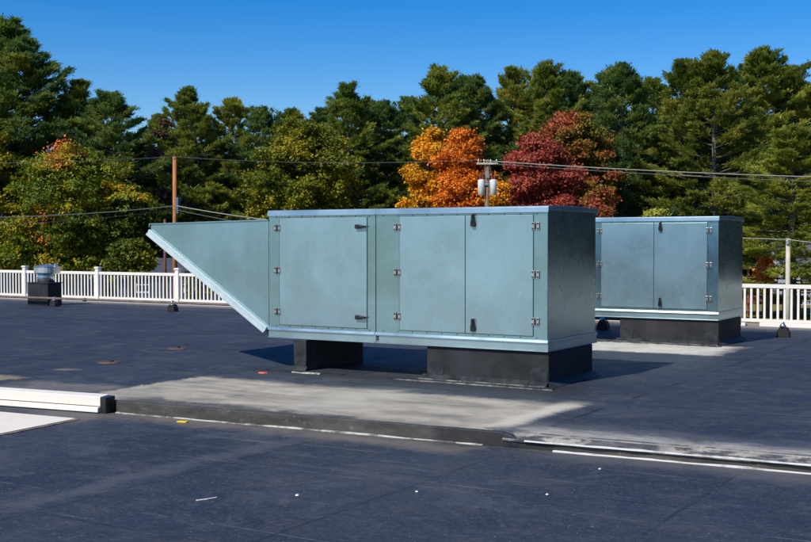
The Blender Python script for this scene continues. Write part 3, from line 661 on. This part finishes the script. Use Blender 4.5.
M_CR = leafmat('crimson_leaves', [(0.0, (0.14, 0.045, 0.020)), (0.45, (0.34, 0.065, 0.042)), (0.8, (0.50, 0.12, 0.075)), (1.0, (0.46, 0.17, 0.05))], 0.40)
M_RO = leafmat('rust_olive_leaves', [(0.0, (0.10, 0.12, 0.014)), (0.38, (0.22, 0.17, 0.02)), (0.6, (0.40, 0.10, 0.045)), (1.0, (0.52, 0.17, 0.07))], 0.33)
M_BR = leafmat('brown_mauve_leaves', [(0.0, (0.08, 0.05, 0.04)), (0.5, (0.17, 0.10, 0.08)), (1.0, (0.28, 0.17, 0.14))], 0.5)
yg = broadleaf(75, 152, 278, 72, 92, M_YG, 1, 'yellow-green maple with a few orange tips behind the left end of the railing', lobes=88)
broadleaf(-4, 132, 290, 24, 92, M_GY, 2, 'olive tree with turning leaves at the left edge beside the yellow-green maple', lobes=26)
broadleaf(303, 124, 262, 55, 90, M_GY, 3, 'wide green-gold maple behind the left half of the large unit', lobes=90)
broadleaf(430, 128, 262, 25, 91, M_YO, 4, 'yellow-orange maple, left one of the two orange maples', lobes=46)
broadleaf(463, 130, 262, 29, 88, M_OR, 5, 'orange-red maple, right one of the two orange maples beside the transformers', lobes=52)
broadleaf(570, 113, 262, 47, 94, M_RO, 6, 'rust and olive maple behind the right shoulder of the crimson maple', lobes=80)
broadleaf(541, 136, 262, 42, 88, M_CR, 7, 'crimson maple right of the pole transformers', lobes=66)
broadleaf(596, 190, 270, 22, 84, M_RO, 8, 'low rust-red tree above the gap between the two units', lobes=18)
broadleaf(162, 118, 230, 17, 97, M_BR, 9, 'thin mauve-brown tree beside the top of the brown utility pole', lobes=16, per=300)
broadleaf(497, 184, 262, 16, 84, M_YO, 10, 'small golden tree just right of the transformer pole', lobes=14)
broadleaf(656, 206, 275, 17, 82, LIME, 11, 'small lime-green tree above the doors of the farther unit', lobes=14)
broadleaf(132, 238, 285, 20, 72, M_GY, 12, 'low green bush left of the intake hood tip behind the railing', 'bush', 'bush', lobes=16, group='bushes behind the railing')
broadleaf(203, 268, 296, 16, 82, M_GY, 13, 'low olive bush behind the railing under the intake hood', 'bush', 'bush', lobes=10, group='bushes behind the railing')

rng = np.random.default_rng(8); cl = []
for (px, py, dd, k) in ((70, 155, -1.5, 420), (63, 150, -1.0, 260), (58, 163, -2.5, 160), (46, 214, -4.5, 60), (44, 240, -4.8, 45)):
    p = spot(px, 92 + dd, zat(py, 92 + dd)) - yg.location; cl.append(np.array(p)[None, :] + rng.normal(0, 1, (k, 3)) * np.array([.55, .4, .42]))
C = np.concatenate(cl); n = len(C); Nn = np.repeat(np.array([[0, -.5, .9]]), n, 0)
link('orange_leaves', leaf_mesh('orange_tips', C, rng.normal(0, 1, (n, 3)), rng.uniform(.18, .30, n), rng.uniform(.12, .20, n), leafmat('orange_tip_leaves', [(0.0, (0.50, 0.10, 0.03)), (0.5, (0.75, 0.20, 0.05)), (1.0, (0.80, 0.38, 0.06))]), rng, Nn), yg)

# far-off wood behind, plus an added unseen belt at right: one mass
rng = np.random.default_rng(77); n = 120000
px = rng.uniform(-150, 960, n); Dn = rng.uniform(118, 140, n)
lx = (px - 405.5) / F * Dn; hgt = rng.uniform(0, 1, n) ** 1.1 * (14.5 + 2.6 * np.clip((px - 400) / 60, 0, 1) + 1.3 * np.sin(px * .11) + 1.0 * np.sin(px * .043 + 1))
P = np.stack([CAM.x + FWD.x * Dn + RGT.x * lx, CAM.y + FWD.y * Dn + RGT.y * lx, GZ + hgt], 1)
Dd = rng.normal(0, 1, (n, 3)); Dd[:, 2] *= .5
n2 = 60000; be = YAW - rng.uniform(R(27), R(125), n2); rad = rng.uniform(42, 55, n2) + np.clip((be - YAW + R(45)) / R(18), 0, 1) * 40; h2 = rng.uniform(0, 1, n2) * (14 + 2 * np.sin(be * 40) + 1.5 * np.sin(be * 93))  # unseen belt round to the right, added for the end panels to reflect
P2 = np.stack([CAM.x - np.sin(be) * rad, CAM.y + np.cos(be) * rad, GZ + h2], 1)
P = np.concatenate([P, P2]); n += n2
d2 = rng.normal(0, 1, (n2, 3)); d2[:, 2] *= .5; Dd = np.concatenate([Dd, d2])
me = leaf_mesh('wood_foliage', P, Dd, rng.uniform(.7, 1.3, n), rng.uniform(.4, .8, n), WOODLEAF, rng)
o = link('far_wood', me, None); tag(o, 'dark mass of far-off woodland filling the gaps behind the treeline, with an added belt out of view at right', 'woodland', kind='stuff')
# undergrowth at the foot of the trees
n = 70000; px = rng.uniform(-120, 930, n); Dn = rng.uniform(102, 114, n); lx = (px - 405.5) / F * Dn
hgt = rng.uniform(0, 1, n) ** 1.6 * (2.6 + 1.2 * np.sin(px * .09) + .8 * np.sin(px * .23))
P = np.stack([CAM.x + FWD.x * Dn + RGT.x * lx, CAM.y + FWD.y * Dn + RGT.y * lx, GZ + hgt], 1)
Dd = rng.normal(0, 1, (n, 3)); me = leaf_mesh('undergrowth_foliage', P, Dd, rng.uniform(.35, .7, n), rng.uniform(.2, .4, n), PINES[0], rng)
o = link('undergrowth', me, None); tag(o, 'low dark undergrowth at the foot of the treeline', 'undergrowth', kind='stuff')

# ------------------------------------------------------------------ poles and wires
g = NG('orange_brown_pole_wood'); n = g.noise(2.5, 5, 0.7, g.mapping(scale=(6, 6, .5))); POLEW = g.out(g.mix(g.step(n, .3, .7), (0.30, 0.115, 0.035), (0.50, 0.21, 0.075)), 0.8)
POLED = plain('dark_red_pole_wood', (0.16, 0.065, 0.04), 0.85, 0, .3, 3); POLEG = plain('pale_weathered_pole', (0.50, 0.47, 0.38), 0.8, 0, .15, 3)
WIRE = plain('wire_sheath', (0.30, 0.30, 0.26), 0.5); WIRED = plain('dark_wire_sheath', (0.10, 0.10, 0.11), 0.5)
pa = spot(175, 85, GZ)
r = thing('utility_pole', pa, 'orange-brown wooden utility pole behind the intake hood at left', 'utility pole', 'wooden utility poles')
hA = zat(157, 85) - GZ
MB().tube([(0, 0, -.3), (0, 0, hA * .5), (0, 0, hA)], [0.19, 0.165, 0.14], 12).build('pole', POLEW, r, smooth=True)
MB().lathe([(.06, 0), (.06, .12), (.03, .2)], (0, 0, hA), 8).build('insulator', POLED, r)
MB().box(0.17, 0.42, -.12, .12, hA - 4.2, hA - 3.0).build('meter_box', plain('dull_blue_box', (0.09, 0.13, 0.17), .5), r, .02)
r = thing('utility_pole', spot(165, 80, GZ), 'thin dark reddish pole left of the orange-brown utility pole', 'utility pole', 'wooden utility poles')
hB = zat(221, 80) - GZ; MB().tube([(0, 0, -.3), (0, 0, hB)], [0.12, 0.09], 10).build('pole', POLED, r, smooth=True)
MB().lathe([(.10, 0), (.10, .05), (.05, .12)], (0, 0, hB), 8).build('pole_cap', POLED, r)
pc = spot(487, 70, GZ); hC = zat(160, 70) - GZ
r = thing('utility_pole', pc, 'utility pole with two grey transformer cans in front of the orange and crimson maples', 'utility pole', 'wooden utility poles', rz=YAW)
MB().tube([(0, 0, -.3), (0, 0, hC)], [0.17, 0.12], 12).build('pole', plain('brown_pole_wood', (0.20, 0.13, 0.08), .85), r, smooth=True)
MB().box(-.65, .65, -.20, -.10, hC - .30, hC - .19).build('crossarm', POLEG, r, .01)
for xx in (-.55, -.2, .2, .55):
    MB().lathe([(.035, 0), (.06, .04), (.035, .08), (.055, .12), (.03, .18), (.02, .2)], (xx, -.15, hC - .185), 8).build('insulator', BARE, r, smooth=True)
for xx in (-.36, .36):
    t = MB().lathe([(.18, 0), (.215, .02), (.215, .88), (.19, .92), (.10, .96)], (xx, -.12, hC - 2.15), 18).build('transformer', plain('light_grey_can', (0.62, 0.63, 0.60), .4), r, smooth=True)
    for q_ in (-.08, .08): MB().lathe([(.03, 0), (.045, .05), (.03, .1), (.045, .15), (.02, .28)], (xx + q_, -.12, hC - 1.195), 8).build('bushing', POLED, t)
MB().box(-.18, .18, -.20, -.13, hC - 1.55, hC - 1.40).build('mounting_bracket', ZINC, r)
MB().box(-.10, .10, -.20, -.12, hC - 1.1, hC - .7).build('fuse_box', ZINC, r)
MB().tube([(.1, -.15, hC - .2), (.2, -.25, hC - .7), (.3, -.2, hC - .95)], .02, 6).tube([(-.1, -.15, hC - .2), (-.2, -.25, hC - .7), (-.3, -.2, hC - .95)], .02, 6).tube([(-.05, -.15, hC - 1.0), (.08, -.3, hC - 1.6), (.02, -.2, hC - 2.4)], .02, 6).build('jumper_wire', WIRED, r)
pd = spot(788, 50, GZ); hD = zat(238.5, 50) - GZ
r = thing('utility_pole', pd, 'short pale weathered pole behind the railing at the right edge', 'utility pole', 'wooden utility poles')
MB().tube([(0, 0, -.3), (0, 0, hD)], [0.115, 0.095], 12).build('pole', POLEG, r, smooth=True)
MB().box(-.06, .06, -.16, -.09, hD - .25, hD - .1).build('wire_clamp', ZINC, r)

def wire(a, b, sag, rad, mat, label):
    a = Vector(a); b = Vector(b); pts = []
    for i in range(25):
        t = i / 24; p = a.lerp(b, t) - Vector((0, 0, 4 * sag * t * (1 - t))); pts.append(p - a)
    o = MB().tube(pts, rad, 6).build('overhead_wire', mat); o.location = a
    return tag(o, label, 'wire', 'overhead wires')
def P3(px, py, D): return spot(px, D, zat(py, D))
wire(P3(-260, 159, 78), P3(175, 157, 84.8), .4, .018, WIRED, 'thin dark wire high across the dark trees left of the brown pole')
wire(P3(175, 157, 85), P3(483, 160, 70), .3, .014, WIRED, 'thin faint wire between the brown pole top and the transformer pole')
wire(P3(-230, 214, 60), P3(174, 206, 84.7), .5, .035, WIRE, 'thick grey wire sloping up to the brown pole in front of the yellow-green maple')
wire(P3(-230, 222, 60), P3(174, 209.5, 84.7), .6, .02, WIRED, 'dark thin wire just under the thick one left of the brown pole')
wire(P3(177, 206, 84.7), P3(420, 232, 70), .3, .035, WIRE, 'thick grey wire from the brown pole down behind the large unit')
wire(P3(177, 210, 84.7), P3(420, 244, 70), .3, .025, WIRED, 'thinner wire under the thick one right of the brown pole')
wire(P3(485, 161, 69.9), P3(1130, 181, 64), 0.35, .032, WIRE, 'pale wire right of the transformer pole, upper one of two close wires')
wire(P3(493, 164, 69.7), P3(1130, 189, 62), 0.30, .020, WIRED, 'dark thin wire right of the transformer pole, lower one of two close wires')
wire(P3(560, 226, 62), P3(788, 239.5, 49.9), .1, .022, WIRE, 'thin wire running from behind the farther unit to the pale pole')
wire(P3(788, 239.5, 49.9), P3(900, 246, 46), .1, .022, WIRE, 'thin wire leaving the pale pole towards the right edge')

# ------------------------------------------------------------------ houses beyond the roof
def house(name, px, D, W_, dep, eave, ridge, wall, roofc, label, wins, rz=YAW):
    r = thing(name, spot(px, D, GZ), label, 'house', rz=rz)
    MB().prism([(0, 0), (dep, 0), (dep, eave), (dep / 2, ridge - .12), (0, eave)], 0, W_, 'x').build('wall', wall, r)
    ov = .35; k = (ridge - eave) / (dep / 2)
    m = MB(); m.prism([(-ov, eave - ov * k + .02), (dep / 2, ridge), (dep / 2, ridge + .16), (-ov, eave - ov * k + .18)], -ov, W_ + ov, 'x')
    m.prism([(dep + ov, eave - ov * k + .02), (dep / 2 + .001, ridge), (dep / 2 + .001, ridge + .16), (dep + ov, eave - ov * k + .18)], -ov, W_ + ov, 'x')
    m.build('roof', roofc, r)
    for x0, x1, z0, z1 in wins:
        f = MB().box(x0 - .1, x1 + .1, -.05, .0, z0 - .1, z0).box(x0 - .1, x1 + .1, -.05, 0, z1, z1 + .1).box(x0 - .1, x0, -.05, 0, z0, z1).box(x1, x1 + .1, -.05, 0, z0, z1).box(x0, x1, -.04, 0, (z0 + z1) / 2 - .03, (z0 + z1) / 2 + .03).build('window', WHITE, r)
        MB().box(x0, x1, -.02, -.004, z0, (z0 + z1) / 2 - .03).box(x0, x1, -.02, -.004, (z0 + z1) / 2 + .03, z1).build('pane', plain('dark_glass', (.02, .025, .035), .1), f)
    return r
house('house', 790, 84, 12, 7, 2.7, 4.4, plain('pale_blue_siding', (0.46, 0.50, 0.58), .7, 0, .08, 1), plain('grey_shingles', (0.10, 0.10, 0.11), .9),
      'pale blue-grey house with dark windows behind the railing at the right edge', [(.75, 1.55, 1.0, 2.3), (2.0, 2.8, 1.0, 2.3), (5, 6, 1.0, 2.3)])
house('house', 118, 86, 8.5, 6, 2.2, 3.2, plain('dark_navy_siding', (0.035, 0.05, 0.08), .6, 0, .1, 1), plain('slate_shingles', (0.055, 0.065, 0.085), .7),
      'low dark blue house under the trees between the yellow-green maple and the intake hood', [(1.4, 2.3, .9, 1.9), (5.0, 5.9, .9, 1.9)])
r = thing('wooden_deck', spot(745, 72, GZ), 'red-brown timber deck with posts behind the railing right of the farther unit', 'deck', rz=YAW)
RB = plain('red_brown_timber', (0.36, 0.14, 0.09), .8, 0, .25, 3)
MB().box(0, 3.6, 0, 2.4, .95, 1.08).build('deck_floor', RB, r)
MB().box(0, 3.6, -.06, -.01, .70, 1.25).build('skirt_board', RB, r)
for xx in (.2, .75, 1.15, 1.6, 2.4, 3.4): MB().box(xx - .07, xx + .07, -.16, -.065, 0, 2.9 if xx < 1.3 else 1.6).build('post', RB, r)
MB().box(0, 1.4, -.2, 2.4, 2.9, 3.0).build('beam', RB, r)
broadleaf(766, 262, 278, 5, 70, M_OR, 21, 'tiny orange sapling behind the railing between the farther unit and the pale pole', 'sapling', 'sapling', leaf=.22, lobes=7, per=160, group='small plants behind the railing')
